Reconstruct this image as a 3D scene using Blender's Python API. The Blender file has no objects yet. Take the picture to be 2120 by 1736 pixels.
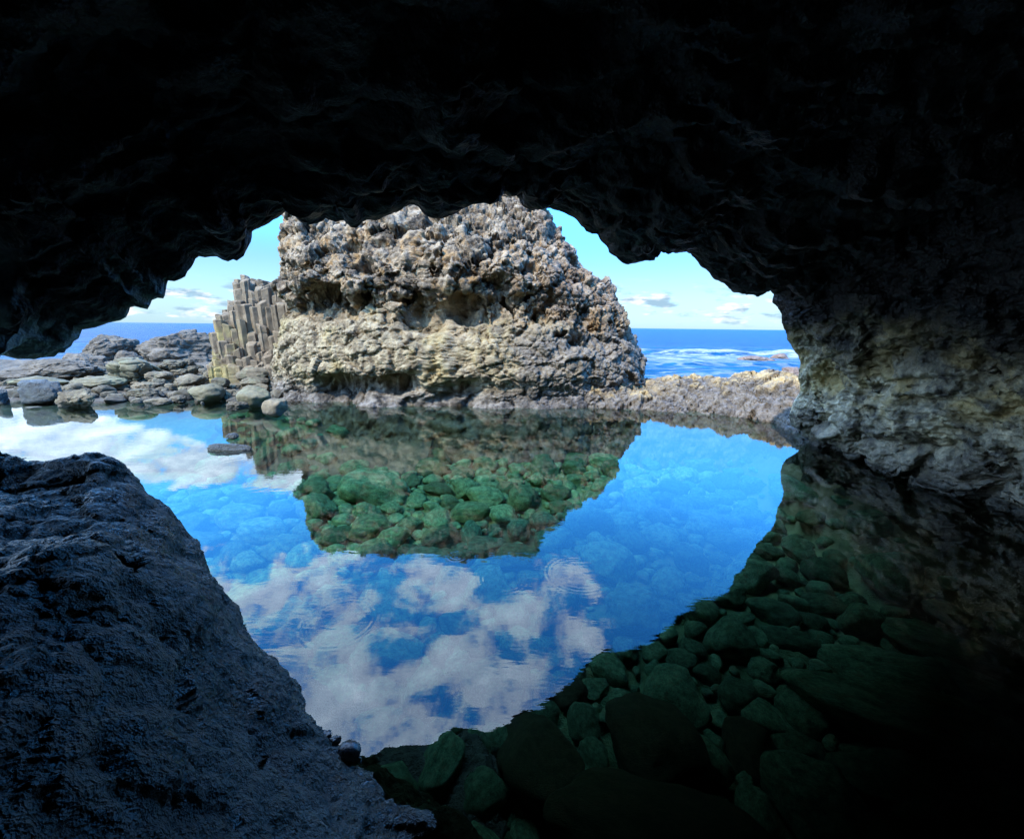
import bpy, math, random
import numpy as np
from mathutils import Matrix

rng = np.random.default_rng(7)
random.seed(7)
C = bpy.context.scene.collection
F32 = np.float32

# ------------------------------------------------------------------ camera model
H = 1.5                                   # eye height above the pool, metres
PITCH, ROLL, FPX = math.radians(12.43), math.radians(0.66), 869.0
CAM = np.array([0, 0, H])
_F = np.array([0, math.cos(PITCH), -math.sin(PITCH)])
_U0 = np.array([0, math.sin(PITCH), math.cos(PITCH)])
_R0 = np.array([1.0, 0, 0])
_R = math.cos(ROLL) * _R0 + math.sin(ROLL) * _U0
_U = math.cos(ROLL) * _U0 - math.sin(ROLL) * _R0
K = 1.7423                                # source pixels per 2119-wide pixel

def ray(x, y):
    d = _F + (x - 1059.5) / FPX * _R - (y - 868) / FPX * _U
    return d / d[1]
def at(x, y, depth):                      # point seen at (x, y) that lies `depth` metres ahead
    return CAM + ray(x, y) * depth
def on_plane(x, y, z=0.0, slope=0.0, y0=0.0):   # meets z = z + slope*(Y-y0)
    r = ray(x, y)
    t = (z - slope * y0 - H) / (r[2] - slope)
    return CAM + r * t

# ------------------------------------------------------------------ noise
_G = rng.normal(size=(256, 3)); _G = (_G / np.linalg.norm(_G, axis=1, keepdims=True)).astype(F32)
def _hash(i, j, k, seed=0):
    h = (i.astype(np.uint32) * np.uint32(374761393)) ^ (j.astype(np.uint32) * np.uint32(668265263)) ^ (k.astype(np.uint32) * np.uint32(2147483647 - 1013)) ^ np.uint32((seed * 974711 + 12345) & 0xffffffff)
    h = (h ^ (h >> np.uint32(13))) * np.uint32(1274126177)
    h = (h ^ (h >> np.uint32(15))) * np.uint32(2246822519)
    return h ^ (h >> np.uint32(16))
def perlin(P, seed=0):
    P = P.astype(F32); i = np.floor(P).astype(np.int32); f = P - i
    u = f * f * f * (f * (f * 6 - 15) + 10)
    out = 0
    for a in (0, 1):
        wx = u[..., 0] if a else 1 - u[..., 0]
        for b in (0, 1):
            wy = u[..., 1] if b else 1 - u[..., 1]
            for c in (0, 1):
                wz = u[..., 2] if c else 1 - u[..., 2]
                g = _G[_hash(i[..., 0] + a, i[..., 1] + b, i[..., 2] + c, seed) & np.uint32(255)]
                out = out + wx * wy * wz * (g[..., 0] * (f[..., 0] - a) + g[..., 1] * (f[..., 1] - b) + g[..., 2] * (f[..., 2] - c))
    return out * 1.5
def fbm(P, octaves=4, seed=0, gain=.5):
    s, a, t = 0, 1, 0
    for o in range(octaves):
        s = s + a * perlin(P * (2.03 ** o), seed + o * 7); t += a; a *= gain
    return s / t
def ridged(P, octaves=4, seed=0, gain=.5):
    s, a, t = 0, 1, 0
    for o in range(octaves):
        n = 1 - np.abs(perlin(P * (2.03 ** o), seed + o * 7)) * 1.6
        s = s + a * n; t += a; a *= gain
    return s / t
def worley(P, seed=0, vec=False):
    sh = P.shape[:-1]; Q = P.reshape(-1, 3).astype(F32)
    F1 = np.empty(len(Q), F32); F2 = np.empty(len(Q), F32); ID = np.empty(len(Q), F32); OF = np.zeros((len(Q), 3), F32) if vec else None
    for s in range(0, len(Q), 60000):
        q = Q[s:s + 60000]; i = np.floor(q).astype(np.int32); f = q - i
        d1 = np.full(len(q), 9, F32); d2 = np.full(len(q), 9, F32); idd = np.zeros(len(q), F32); of = np.zeros((len(q), 3), F32)
        for a in (-1, 0, 1):
            for b in (-1, 0, 1):
                for c in (-1, 0, 1):
                    h = _hash(i[:, 0] + a, i[:, 1] + b, i[:, 2] + c, seed)
                    dx = a + (h & np.uint32(1023)).astype(F32) / 1023 - f[:, 0]
                    dy = b + ((h >> np.uint32(10)) & np.uint32(1023)).astype(F32) / 1023 - f[:, 1]
                    dz = c + ((h >> np.uint32(20)) & np.uint32(1023)).astype(F32) / 1023 - f[:, 2]
                    d = dx * dx + dy * dy + dz * dz
                    near = d < d1
                    d2 = np.where(near, d1, np.minimum(d2, d)); d1 = np.where(near, d, d1)
                    if vec: of[near] = np.stack([dx, dy, dz], -1)[near]
                    idd = np.where(near, ((h * np.uint32(2654435761)) >> np.uint32(8)).astype(F32) / 16777216.0, idd)
        F1[s:s + 60000] = np.sqrt(d1); F2[s:s + 60000] = np.sqrt(d2); ID[s:s + 60000] = idd
        if vec: OF[s:s + 60000] = of
    if vec: return F1.reshape(sh), F2.reshape(sh), ID.reshape(sh), OF.reshape(*sh, 3)
    return F1.reshape(sh), F2.reshape(sh), ID.reshape(sh)
def warp(P, amp, scale, seed):
    return P + amp * np.stack([perlin(P / scale + k * 17.3, seed + k) for k in range(3)], -1)
def blocks(P, size, seed, crack=.5, wa=.35):
    """blocky broken rock: cells at different heights, rounded, with creases between them; about zero mean, unit size"""
    W = warp(P, size * wa, size * .9, seed) / size
    f1, f2, idd = worley(W, seed)
    e = f2 - f1
    return .55 * (idd - .5) + .9 * (.32 - f1 * f1) - crack * np.exp(-(e / .09) ** 2)
def facet(P, size, seed, crack=.35, wa=.3, tilt=1.0):
    """angular broken rock: each cell a tilted plane at its own height"""
    W = warp(P, size * wa, size * .9, seed) / size
    f1, f2, idd, off = worley(W, seed, True)
    g = _G[(idd * 254.9).astype(int)]
    return .5 * (((idd * 7.77) % 1) - .5) + tilt * (g * off).sum(-1) - crack * np.exp(-((f2 - f1) / .07) ** 2)
def sstep(a, b, x):
    t = np.clip((x - a) / (b - a), 0, 1); return t * t * (3 - 2 * t)

# ------------------------------------------------------------------ mesh helpers
def mesh_obj(name, V, faces, mat, parent=None, smooth=True):
    me = bpy.data.meshes.new(name)
    V = np.ascontiguousarray(V, F32); faces = np.ascontiguousarray(faces, np.int32)
    n = faces.shape[1]
    me.vertices.add(len(V)); me.vertices.foreach_set('co', V.ravel())
    me.loops.add(faces.size); me.loops.foreach_set('vertex_index', faces.ravel())
    me.polygons.add(len(faces)); me.polygons.foreach_set('loop_start', np.arange(0, faces.size, n, dtype=np.int32))
    me.polygons.foreach_set('use_smooth', np.full(len(faces), smooth))
    me.update(calc_edges=True); me.validate()
    me.materials.append(mat)
    o = bpy.data.objects.new(name, me); C.objects.link(o)
    if parent: o.parent = parent
    return o
def grid_faces(nu, nv, wrap=False, flip=False):
    i = np.arange(nu if wrap else nu - 1)[:, None]; j = np.arange(nv - 1)[None, :]
    i2 = (i + 1) % nu
    f = np.stack([i * nv + j, i2 * nv + j, i2 * nv + j + 1, i * nv + j + 1], -1).reshape(-1, 4)
    return f[:, ::-1] if flip else f
def grid_normals(P, wrap=False):
    du = (np.roll(P, -1, 0) - np.roll(P, 1, 0)) if wrap else np.gradient(P, axis=0)
    dv = np.gradient(P, axis=1)
    n = np.cross(du, dv); return n / (np.linalg.norm(n, axis=-1, keepdims=True) + 1e-9)
def tag(o, label=None, cat=None, group=None, kind=None):
    for k, v in (('label', label), ('category', cat), ('group', group), ('kind', kind)):
        if v: o[k] = v
    return o
def empty(name, loc=(0, 0, 0)):
    o = bpy.data.objects.new(name, None); o.location = loc; o.empty_display_size = .2; C.objects.link(o); return o
def ico(sub):
    import bmesh
    bm = bmesh.new(); bmesh.ops.create_icosphere(bm, subdivisions=sub, radius=1)
    V = np.array([v.co for v in bm.verts]); Fc = np.array([[v.index for v in f.verts] for f in bm.faces]); bm.free()
    return V, Fc
ICO = {k: ico(k) for k in (3, 4, 5, 6)}

# ------------------------------------------------------------------ material helper
class NT:
    def __init__(s, name, world=False):
        if world:
            s.m = bpy.data.worlds.new(name)
        else:
            s.m = bpy.data.materials.new(name)
        s.m.use_nodes = True; s.t = s.m.node_tree; s.t.nodes.clear()
    def n(s, typ, ins=None, **props):
        nd = s.t.nodes.new(typ)
        for k, v in props.items(): setattr(nd, k, v)
        for k, v in (ins or {}).items(): s.set(nd.inputs[k], v)
        return nd
    def set(s, sock, v):
        if isinstance(v, bpy.types.NodeSocket): s.t.links.new(v, sock)
        elif isinstance(v, bpy.types.Node): s.t.links.new(v.outputs[0], sock)
        elif isinstance(v, (tuple, list)) and len(v) == 3 and sock.type == 'RGBA': sock.default_value = (*v, 1)
        else: sock.default_value = v
    def math(s, op, a, b=0.0, c=None, clamp=False):
        ins = {0: a, 1: b}
        if c is not None: ins[2] = c
        return s.n('ShaderNodeMath', ins, operation=op, use_clamp=clamp).outputs[0]
    def ramp(s, fac, stops, interp='LINEAR'):
        nd = s.n('ShaderNodeValToRGB', {0: fac}); cr = nd.color_ramp; cr.interpolation = interp
        while len(cr.elements) > 1: cr.elements.remove(cr.elements[0])
        for k, (p, c) in enumerate(stops):
            e = cr.elements[0] if k == 0 else cr.elements.new(p)
            e.position = p; e.color = (*c, 1) if len(c) == 3 else c
        return nd.outputs[0]
    def mr(s, v, a, b, c=0.0, d=1.0, smooth=True):
        return s.n('ShaderNodeMapRange', {0: v, 1: a, 2: b, 3: c, 4: d}, interpolation_type='SMOOTHSTEP' if smooth else 'LINEAR').outputs[0]
    def mix(s, fac, a, b, mode='MIX'):
        nd = s.n('ShaderNodeMix', data_type='RGBA', blend_type=mode)
        s.set(nd.inputs[0], fac); s.set(nd.inputs[6], a); s.set(nd.inputs[7], b); return nd.outputs[2]
    def noise(s, vec, scale, detail=4, rough=.55, dist=0.0):
        return s.n('ShaderNodeTexNoise', {'Vector': vec, 'Scale': scale, 'Detail': detail, 'Roughness': rough, 'Distortion': dist}).outputs[0]
    def vor(s, vec, scale, feature='F1', rnd=1.0):
        return s.n('ShaderNodeTexVoronoi', {'Vector': vec, 'Scale': scale, 'Randomness': rnd}, feature=feature)
    def scl(s, vec, v):
        return s.n('ShaderNodeVectorMath', {0: vec, 1: v}, operation='MULTIPLY').outputs[0]
    def out(s, sh):
        s.t.links.new(sh if isinstance(sh, bpy.types.NodeSocket) else sh.outputs[0],
                      s.t.nodes.new('ShaderNodeOutputMaterial').inputs[0]); return s.m
    def obj(s):
        return s.n('ShaderNodeTexCoord').outputs['Object']
    def xyz(s, v):
        return s.n('ShaderNodeSeparateXYZ', {0: v}).outputs
    def bump(s, h, strength, dist, normal=None):
        ins = {'Strength': strength, 'Distance': dist, 'Height': h}
        if normal is not None: ins['Normal'] = normal
        return s.n('ShaderNodeBump', ins).outputs[0]

def rock_mat(name, c_lo, c_mid, c_hi, stain=None, stain_amt=.5, scale=1.0, rough=.85, bump=.6, bdist=.02, rand=0.0, extra=None, spec=.35, contrast=1.0, wet=0.0):
    t = NT(name); v = t.obj()
    oi = t.n('ShaderNodeObjectInfo').outputs['Random']
    if rand:
        v = t.n('ShaderNodeVectorMath', {0: v, 1: t.n('ShaderNodeCombineXYZ', {0: t.math('MULTIPLY', oi, 91.0), 1: t.math('MULTIPLY', oi, 37.0)}).outputs[0]}, operation='ADD').outputs[0]
    n1 = t.noise(v, 1.3 * scale, 6, .62, .3); n2 = t.noise(v, 7 * scale, 6, .65); n3 = t.noise(v, 38 * scale, 4, .6)
    f = t.math('ADD', t.math('MULTIPLY', n1, .45), t.math('ADD', t.math('MULTIPLY', n2, .35), t.math('MULTIPLY', n3, .2)))
    col = t.ramp(f, [(.5 - .15 / contrast, c_lo), (.49, c_mid), (.5 + .14 / contrast, c_hi)])
    if stain is not None:
        ns = t.noise(v, 2.1 * scale, 7, .7, .6)
        col = t.mix(t.math('MULTIPLY', t.mr(ns, .5, .66), stain_amt), col, stain)
    if extra: col = extra(t, v, col)
    if rand:
        col = t.mix(1.0, col, t.n('ShaderNodeCombineColor', {0: t.mr(oi, 0, 1, 1 - rand, 1 + rand, False), 1: t.mr(oi, 0, 1, 1 - rand * .9, 1 + rand, False), 2: t.mr(oi, 0, 1, 1 - rand, 1 + rand * .8, False)}).outputs[0], 'MULTIPLY')
    v1 = t.vor(v, 26 * scale).outputs[0]; v2 = t.vor(v, 75 * scale).outputs[0]
    hgt = t.math('ADD', t.math('MULTIPLY', n2, 1.0), t.math('ADD', t.math('MULTIPLY', n3, .6), t.math('ADD', t.math('MULTIPLY', v1, .5), t.math('MULTIPLY', v2, .25))))
    nb = t.bump(hgt, bump, bdist)
    r = t.mr(n2, .3, .7, rough - .12, min(1, rough + .1))
    if wet: r = t.mix(t.math('MULTIPLY', t.mr(t.noise(v, 2.4, 5, .65, .5), .5, .6), wet), t.n('ShaderNodeCombineColor', {0: r, 1: r, 2: r}).outputs[0], (.13, .13, .13))
    b = t.n('ShaderNodeBsdfPrincipled', {'Base Color': col, 'Roughness': r, 'Normal': nb, 'Specular IOR Level': spec})
    return t.out(b)

# ------------------------------------------------------------------ materials
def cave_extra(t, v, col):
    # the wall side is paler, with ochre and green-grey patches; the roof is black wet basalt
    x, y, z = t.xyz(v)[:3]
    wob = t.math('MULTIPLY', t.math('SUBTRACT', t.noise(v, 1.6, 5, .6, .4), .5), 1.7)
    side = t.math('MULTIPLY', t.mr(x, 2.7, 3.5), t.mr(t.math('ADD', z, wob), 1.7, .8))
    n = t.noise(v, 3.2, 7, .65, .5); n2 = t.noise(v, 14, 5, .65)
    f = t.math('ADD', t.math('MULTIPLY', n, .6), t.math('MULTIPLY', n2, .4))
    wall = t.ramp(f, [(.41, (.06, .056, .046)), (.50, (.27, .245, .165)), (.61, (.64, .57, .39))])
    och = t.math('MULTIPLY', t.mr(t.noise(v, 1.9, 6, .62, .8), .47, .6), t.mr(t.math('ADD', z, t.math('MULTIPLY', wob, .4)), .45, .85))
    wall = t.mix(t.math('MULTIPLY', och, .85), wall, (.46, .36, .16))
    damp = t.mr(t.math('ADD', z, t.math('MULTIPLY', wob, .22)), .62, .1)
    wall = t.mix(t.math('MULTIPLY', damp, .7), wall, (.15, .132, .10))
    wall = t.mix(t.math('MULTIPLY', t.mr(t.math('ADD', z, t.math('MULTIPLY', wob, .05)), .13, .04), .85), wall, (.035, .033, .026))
    pale = t.math('MULTIPLY', t.mr(t.noise(v, 2.3, 5, .6, .6), .62, .7), .12)  # faint bluish highlights of the roof, painted in as pale patches
    lf = t.math('MULTIPLY', t.math('MULTIPLY', t.mr(x, -1.6, -2.3), t.mr(z, 1.95, 1.6)), t.mr(t.noise(v, 2.6, 4, .55, .8), .44, .54))  # lit bluish faces of the left overhang, put into the colour
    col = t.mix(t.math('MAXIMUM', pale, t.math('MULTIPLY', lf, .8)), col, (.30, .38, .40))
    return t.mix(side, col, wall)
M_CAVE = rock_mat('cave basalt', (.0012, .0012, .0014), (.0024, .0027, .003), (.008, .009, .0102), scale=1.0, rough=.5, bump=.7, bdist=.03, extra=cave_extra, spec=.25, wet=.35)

def stack_extra(t, v, col):
    x, y, z = t.xyz(v)[:3]
    wob = t.math('MULTIPLY', t.math('SUBTRACT', t.noise(v, .8, 5, .6, .5), .5), 1.8)
    low = t.mr(t.math('ADD', t.math('ADD', z, wob), t.mr(x, -1.0, 2.2, 0, .6)), 2.15, 1.25)
    n = t.noise(v, 5.5, 6, .65, .4)
    pale = t.ramp(n, [(.37, (.11, .086, .054)), (.49, (.24, .192, .12)), (.61, (.39, .325, .21))])
    col = t.mix(t.math('MULTIPLY', low, .9), col, pale)
    yel = t.math('MULTIPLY', low, t.mr(t.noise(v, 1.1, 5, .6, .6), .5, .62))
    col = t.mix(t.math('MULTIPLY', yel, .5), col, (.36, .28, .12))
    # grey apron low on the right-hand side
    gx = t.math('MULTIPLY', t.mr(t.math('ADD', x, t.math('MULTIPLY', wob, .6)), -.3, .5), t.mr(t.math('ADD', z, t.math('MULTIPLY', wob, .35)), 1.65, 1.2))
    grey = t.ramp(n, [(.38, (.12, .102, .083)), (.6, (.24, .205, .165))])
    col = t.mix(t.math('MULTIPLY', gx, .85), col, grey)
    # dark tide band
    tide = t.mr(t.math('ADD', z, t.math('MULTIPLY', wob, .35)), .62, .12)
    col = t.mix(t.math('MULTIPLY', tide, .8), col, t.ramp(n, [(.4, (.05, .047, .045)), (.62, (.19, .175, .165))]))
    # rusty flush on the right of the upper half
    pk = t.math('MULTIPLY', t.mr(x, -.9, 1.2), t.mr(z, 1.2, 2.4))
    return t.mix(t.math('MULTIPLY', pk, .2), col, (.31, .215, .17))
M_STACK = rock_mat('weathered lava', (.028, .023, .018), (.165, .128, .088), (.39, .308, .208), stain=(.38, .225, .09), stain_amt=.65, contrast=1.7, scale=1.5, rough=.9, bump=.85, bdist=.03, extra=stack_extra, spec=.2)
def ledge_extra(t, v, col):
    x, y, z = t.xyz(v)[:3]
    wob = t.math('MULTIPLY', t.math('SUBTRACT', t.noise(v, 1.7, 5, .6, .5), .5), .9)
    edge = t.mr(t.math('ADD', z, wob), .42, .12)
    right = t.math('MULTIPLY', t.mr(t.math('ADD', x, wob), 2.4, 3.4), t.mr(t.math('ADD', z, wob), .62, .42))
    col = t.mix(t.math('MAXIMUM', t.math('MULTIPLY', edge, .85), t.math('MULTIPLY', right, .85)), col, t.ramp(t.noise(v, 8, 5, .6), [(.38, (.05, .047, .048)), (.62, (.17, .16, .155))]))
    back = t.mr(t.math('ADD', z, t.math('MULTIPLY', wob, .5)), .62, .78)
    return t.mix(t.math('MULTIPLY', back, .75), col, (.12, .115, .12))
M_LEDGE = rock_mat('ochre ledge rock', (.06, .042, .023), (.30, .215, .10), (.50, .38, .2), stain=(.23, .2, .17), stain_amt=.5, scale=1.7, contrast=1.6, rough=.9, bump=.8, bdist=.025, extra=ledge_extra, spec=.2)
def wet_extra(t, v, col):
    return col
M_BOULDER_DARK = rock_mat('dark wet basalt', (.022, .024, .022), (.042, .046, .042), (.08, .085, .072), stain=(.06, .065, .04), stain_amt=.5, scale=1.8, rough=.5, bump=1.0, bdist=.03, spec=.5)
def shore_extra(t, v, col):
    nz = t.xyz(t.n('ShaderNodeNewGeometry').outputs['Position'])[2]
    wet = t.mr(t.math('ADD', nz, t.math('MULTIPLY', t.math('SUBTRACT', t.noise(v, 4, 4), .5), .25)), .16, .02)
    return t.mix(t.math('MULTIPLY', wet, .75), col, (.06, .056, .052))
M_SHORE = rock_mat('shore boulder rock', (.03, .023, .016), (.10, .078, .05), (.21, .167, .108), stain=(.15, .145, .09), stain_amt=.5, scale=1.9, rough=.85, bump=.6, bdist=.02, rand=.28, extra=shore_extra, spec=.3)
M_PALE = rock_mat('pale green boulder rock', (.055, .047, .028), (.125, .106, .063), (.21, .18, .108), stain=(.17, .18, .10), stain_amt=.6, scale=1.5, rough=.85, bump=.45, bdist=.015, rand=.12, extra=shore_extra, spec=.3)
M_OUTCROP = rock_mat('grey rough lava', (.042, .034, .026), (.11, .09, .068), (.22, .18, .135), stain=(.17, .14, .10), stain_amt=.4, scale=1.5, rough=.9, bump=.8, bdist=.03, rand=.1, spec=.25)
M_SEAROCK = rock_mat('reddish reef rock', (.08, .05, .038), (.16, .105, .075), (.24, .17, .13), scale=.8, rough=.8, bump=.6, bdist=.04)
def col_extra(t, v, col):
    x, y, z = t.xyz(t.n('ShaderNodeNewGeometry').outputs['Position'])[:3]
    yl = t.math('MULTIPLY', t.mr(x, -6.1, -6.7), t.mr(z, 1.8, 1.0))
    return t.mix(t.math('MULTIPLY', t.math('MULTIPLY', yl, t.mr(t.noise(v, 2, 4), .4, .55)), .5), col, (.42, .33, .10))
M_COLUMN = rock_mat('columnar basalt', (.08, .056, .034), (.16, .116, .073), (.25, .187, .12), stain=(.15, .125, .09), stain_amt=.5, scale=1.7, rough=.88, bump=.5, bdist=.015, rand=.14, extra=col_extra, spec=.25)
M_COBBLE = rock_mat('algae covered cobble', (.017, .046, .027), (.064, .145, .084), (.165, .275, .165), stain=(.12, .10, .055), stain_amt=.6, scale=3.0, contrast=1.5, rough=.8, bump=.7, bdist=.012, rand=.5, spec=.2)
M_DARKSUB = rock_mat('dark mossy submerged rock', (.02, .03, .016), (.045, .06, .03), (.11, .11, .055), stain=(.12, .08, .045), stain_amt=.5, scale=2.5, rough=.85, bump=.8, bdist=.02, spec=.2)
def bed_extra(t, v, col):
    x, y, z = t.xyz(v)[:3]
    w = t.math('MULTIPLY', t.math('SUBTRACT', t.noise(v, 1.2, 4), .5), 1.6)
    lit_silt = t.ramp(t.noise(v, 5, 5), [(.38, (.16, .24, .12)), (.6, (.34, .42, .22))])  # green silt, painted paler to stand in for light from the mouth
    col = t.mix(t.mr(t.math('ADD', x, w), 1.9, 2.9), col, lit_silt)
    return t.mix(t.math('MULTIPLY', t.mr(t.math('ADD', x, t.math('MULTIPLY', w, .4)), 3.4, 3.9), .8), col, (.22, .15, .09))
M_BED = rock_mat('pool bed gravel', (.045, .085, .045), (.09, .17, .085), (.16, .24, .12), stain=(.17, .12, .065), stain_amt=.5, scale=2.5, rough=.9, bump=.7, bdist=.03, spec=.2, extra=bed_extra)
M_MUSSEL = rock_mat('black shells', (.01, .01, .011), (.02, .02, .022), (.04, .04, .045), scale=6, rough=.3, bump=.3, bdist=.004, spec=.6)

# water of the pool: a clear, slightly green film that reflects by Fresnel; ripples as bump
RINGS = [(945, 1150, 17, 1.0), (1042, 1196, 44, .8), (1197, 1186, 62, .75), (705, 1285, 72, .8), (520, 975, 120, .22)]
def water_mat():
    t = NT('pool water'); v = t.obj()
    x, y, z = t.xyz(v)[:3]
    left = t.mr(x, -.2, -1.6)
    n1 = t.noise(t.scl(v, (2.2, 7.0, 1)), 1.6, 3, .5)
    n2 = t.noise(t.scl(v, (6.0, 20.0, 1)), 1.5, 2, .5)
    amp = t.math('ADD', .35, t.math('MULTIPLY', t.mr(t.noise(v, .55, 2), .42, .62), .9))
    h = t.math('MULTIPLY', t.math('ADD', t.math('MULTIPLY', n1, .00042), t.math('MULTIPLY', n2, .00024)), amp)
    for (px, py, r, a) in RINGS:
        c = on_plane(px, py); e = on_plane(px + r, py); R = float(np.linalg.norm(e - c))
        wl = max(.028, R * .16)
        d = t.n('ShaderNodeVectorMath', {0: v, 1: tuple(c)}, operation='DISTANCE').outputs['Value']
        env = t.math('POWER', 2.718, t.math('MULTIPLY', t.math('POWER', t.math('DIVIDE', t.math('SUBTRACT', d, R), wl * 1.15), 2.0), -1.0))
        w = t.math('MULTIPLY', t.math('SINE', t.math('MULTIPLY', d, 6.283 / wl)), env)
        h = t.math('ADD', h, t.math('MULTIPLY', w, a * wl * .002))
    nb = t.bump(h, 1.0, 1.0)
    fr = t.n('ShaderNodeFresnel', {'IOR': 1.55, 'Normal': nb}).outputs[0]
    g = t.n('ShaderNodeBsdfGlossy', {'Color': (1, 1, 1), 'Roughness': 0.0, 'Normal': nb})
    tr = t.n('ShaderNodeBsdfTransparent', {'Color': (.75, .97, .85)})
    mx = t.n('ShaderNodeMixShader', {0: fr, 1: tr.outputs[0], 2: g.outputs[0]})
    return t.out(mx)
M_WATER = water_mat()

def sea_mat():
    t = NT('sea water'); v = t.obj(); x, y, z = t.xyz(v)[:3]
    a = t.noise(t.scl(v, (.55, 1.5, 1)), 1.0, 8, .7, .2)
    f1 = t.mr(a, .58, .68)
    near = t.mr(y, 60, 27)
    # foam lies in two surf lines (the breaker crest is modelled) and in torn lace in front of them
    crest = t.mr(z, -.33, -.08)
    wob = t.math('MULTIPLY', t.math('SUBTRACT', t.noise(v, .12, 4, .6), .5), 12.0)
    yy = t.math('ADD', y, wob)
    band = t.math('MULTIPLY', t.mr(yy, 24, 30), t.mr(yy, 43, 36))
    lace = t.vor(t.n('ShaderNodeVectorMath', {0: t.scl(v, (.55, 1.0, 1)), 1: t.n('ShaderNodeTexNoise', {'Vector': v, 'Scale': .7, 'Detail': 4}).outputs[1]}, operation='ADD').outputs[0], 1.0, 'DISTANCE_TO_EDGE').outputs[0]
    lac = t.math('MULTIPLY', t.mr(lace, .16, .02), t.mr(t.noise(v, .25, 4), .38, .55))
    foam = t.math('MAXIMUM', t.math('MULTIPLY', t.math('MAXIMUM', t.math('MULTIPLY', f1, .75), t.math('MULTIPLY', band, t.mr(a, .45, .56))), near), t.math('MAXIMUM', t.math('MULTIPLY', crest, t.mr(a, .3, .45)), t.math('MULTIPLY', t.math('MULTIPLY', lac, near), .55)))
    foam = t.math('MULTIPLY', foam, t.mr(x, -12, -2))
    foam = t.math('MINIMUM', foam, 1.0)
    deep = t.mix(near, (.0008, .033, .10), (.002, .058, .135))
    deep = t.mix(1.0, deep, t.ramp(t.noise(t.scl(v, (.5, 1.6, 1)), .8, 8, .68, .3), [(.38, (.45, .5, .6)), (.5, (1, 1, 1)), (.62, (1.9, 1.7, 1.5))]), 'MULTIPLY')
    col = t.mix(foam, deep, (.30, .32, .33))
    w = t.math('ADD', t.noise(t.scl(v, (.35, 1.0, 1)), 1.0, 8, .62), t.math('MULTIPLY', t.noise(t.scl(v, (.08, .25, 1)), 1.0, 5, .6), 1.6))
    nb = t.bump(w, 1.0, .9)
    b = t.n('ShaderNodeBsdfPrincipled', {'Base Color': col, 'Roughness': t.math('ADD', .3, t.math('MULTIPLY', foam, .6)), 'Normal': nb, 'Specular IOR Level': .12, 'IOR': 1.33})
    return t.out(b)
M_SEA = sea_mat()

# ------------------------------------------------------------------ generic rock lump
def lump_verts(sub, seed, squash=(1, 1, 1), rough=.16, facets=5, fine=.03, blocky=0.0, crackle=0.0):
    V, Fc = ICO[sub]; V = V.copy(); r = np.random.default_rng(seed)
    p = 2.3
    V = V / ((np.abs(V) ** p).sum(1) ** (1 / p))[:, None]
    for _ in range(facets):
        n = r.normal(size=3); n /= np.linalg.norm(n); k = r.uniform(.6, .95)
        d = V @ n; over = np.maximum(d - k, 0); V = V - np.outer(over * .8, n)
    N = V / np.linalg.norm(V, axis=1, keepdims=True)
    off = r.uniform(-50, 50, 3)
    d = rough * fbm(V * .9 + off, 3, seed) * 1.6 + fine * fbm(V * 4 + off, 4, seed + 3, .6) * 1.6
    if blocky: d = d + blocky * (.6 * blocks(V + off, .5, seed + 5, .45) + .7 * facet(V + off, .42, seed + 4, .3) + .35 * facet(V + off, .17, seed + 6, .4))
    if crackle:
        f1, f2, idd = worley(warp(V + off, .12, .5, seed) / .62, seed + 9)
        d = d - crackle * np.exp(-((f2 - f1) / .10) ** 2) + crackle * .8 * (.4 - f1 ** 2)
    V = V + N * d[:, None]
    return V * np.array(squash), Fc

# ================================================================== THE CAVE
LIP = [(0,1296),(50,1302),(90,1312),(135,1315),(167,1305),(205,1300),(212,1287),(245,1284),(247,1265),(265,1250),(272,1225),(292,1222),(292,1192),(300,1187),(350,1180),(380,1170),(415,1157),(440,1150),(460,1130),(462,1115),(475,1100),(500,1109),(531,1118),(550,1080),(565,1082),(595,1084),(606,1065),(606,1012),(630,1012),(665,1000),(695,960),(710,922),(730,930),(780,925),(820,945),(840,942),(845,937),(855,947),(885,937),(905,910),(910,890),(910,850),(945,825),(985,795),(1020,765),(1027,757),(1070,765),(1085,790),(1115,802),(1150,795),(1175,785),(1205,796),(1245,790),(1252,805),(1270,819),(1290,817),(1315,790),(1360,787),(1400,770),(1450,750),(1485,737),(1505,742),(1525,770),(1565,785),(1590,789),(1620,775),(1655,757),(1680,742),(1715,722),(1745,702),(1770,697),(1850,700),(1870,712),(1885,750),(1915,761),(1942,745),(1985,757),(2050,780),(2075,792),(2095,820),(2130,840),(2155,842),(2165,870),(2190,890),(2195,912),(2230,935),(2260,950),(2310,945),(2340,920),(2375,909),(2395,909),(2407,915),(2425,910),(2475,909),(2500,930),(2525,965),(2555,985),(2575,1007),(2615,1020),(2645,1052),(2690,1056),(2730,1045),(2765,1047),(2788,1063),(2785,1090),(2812,1122),(2818,1166),(2832,1194),(2836,1223),(2860,1259),(2876,1282),(2881,1316),(2878,1363),(2886,1394),(2876,1425),(2855,1456),(2842,1492),(2852,1534),(2912,1583)]
def lip_depth(px, py):
    r = ray(px, py); d = 3.55 / (1 - .5 * r[0])          # the mouth lies on a slanting plane y = 3.55 + .5 x
    return d
pts, roofflag = [], []
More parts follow.
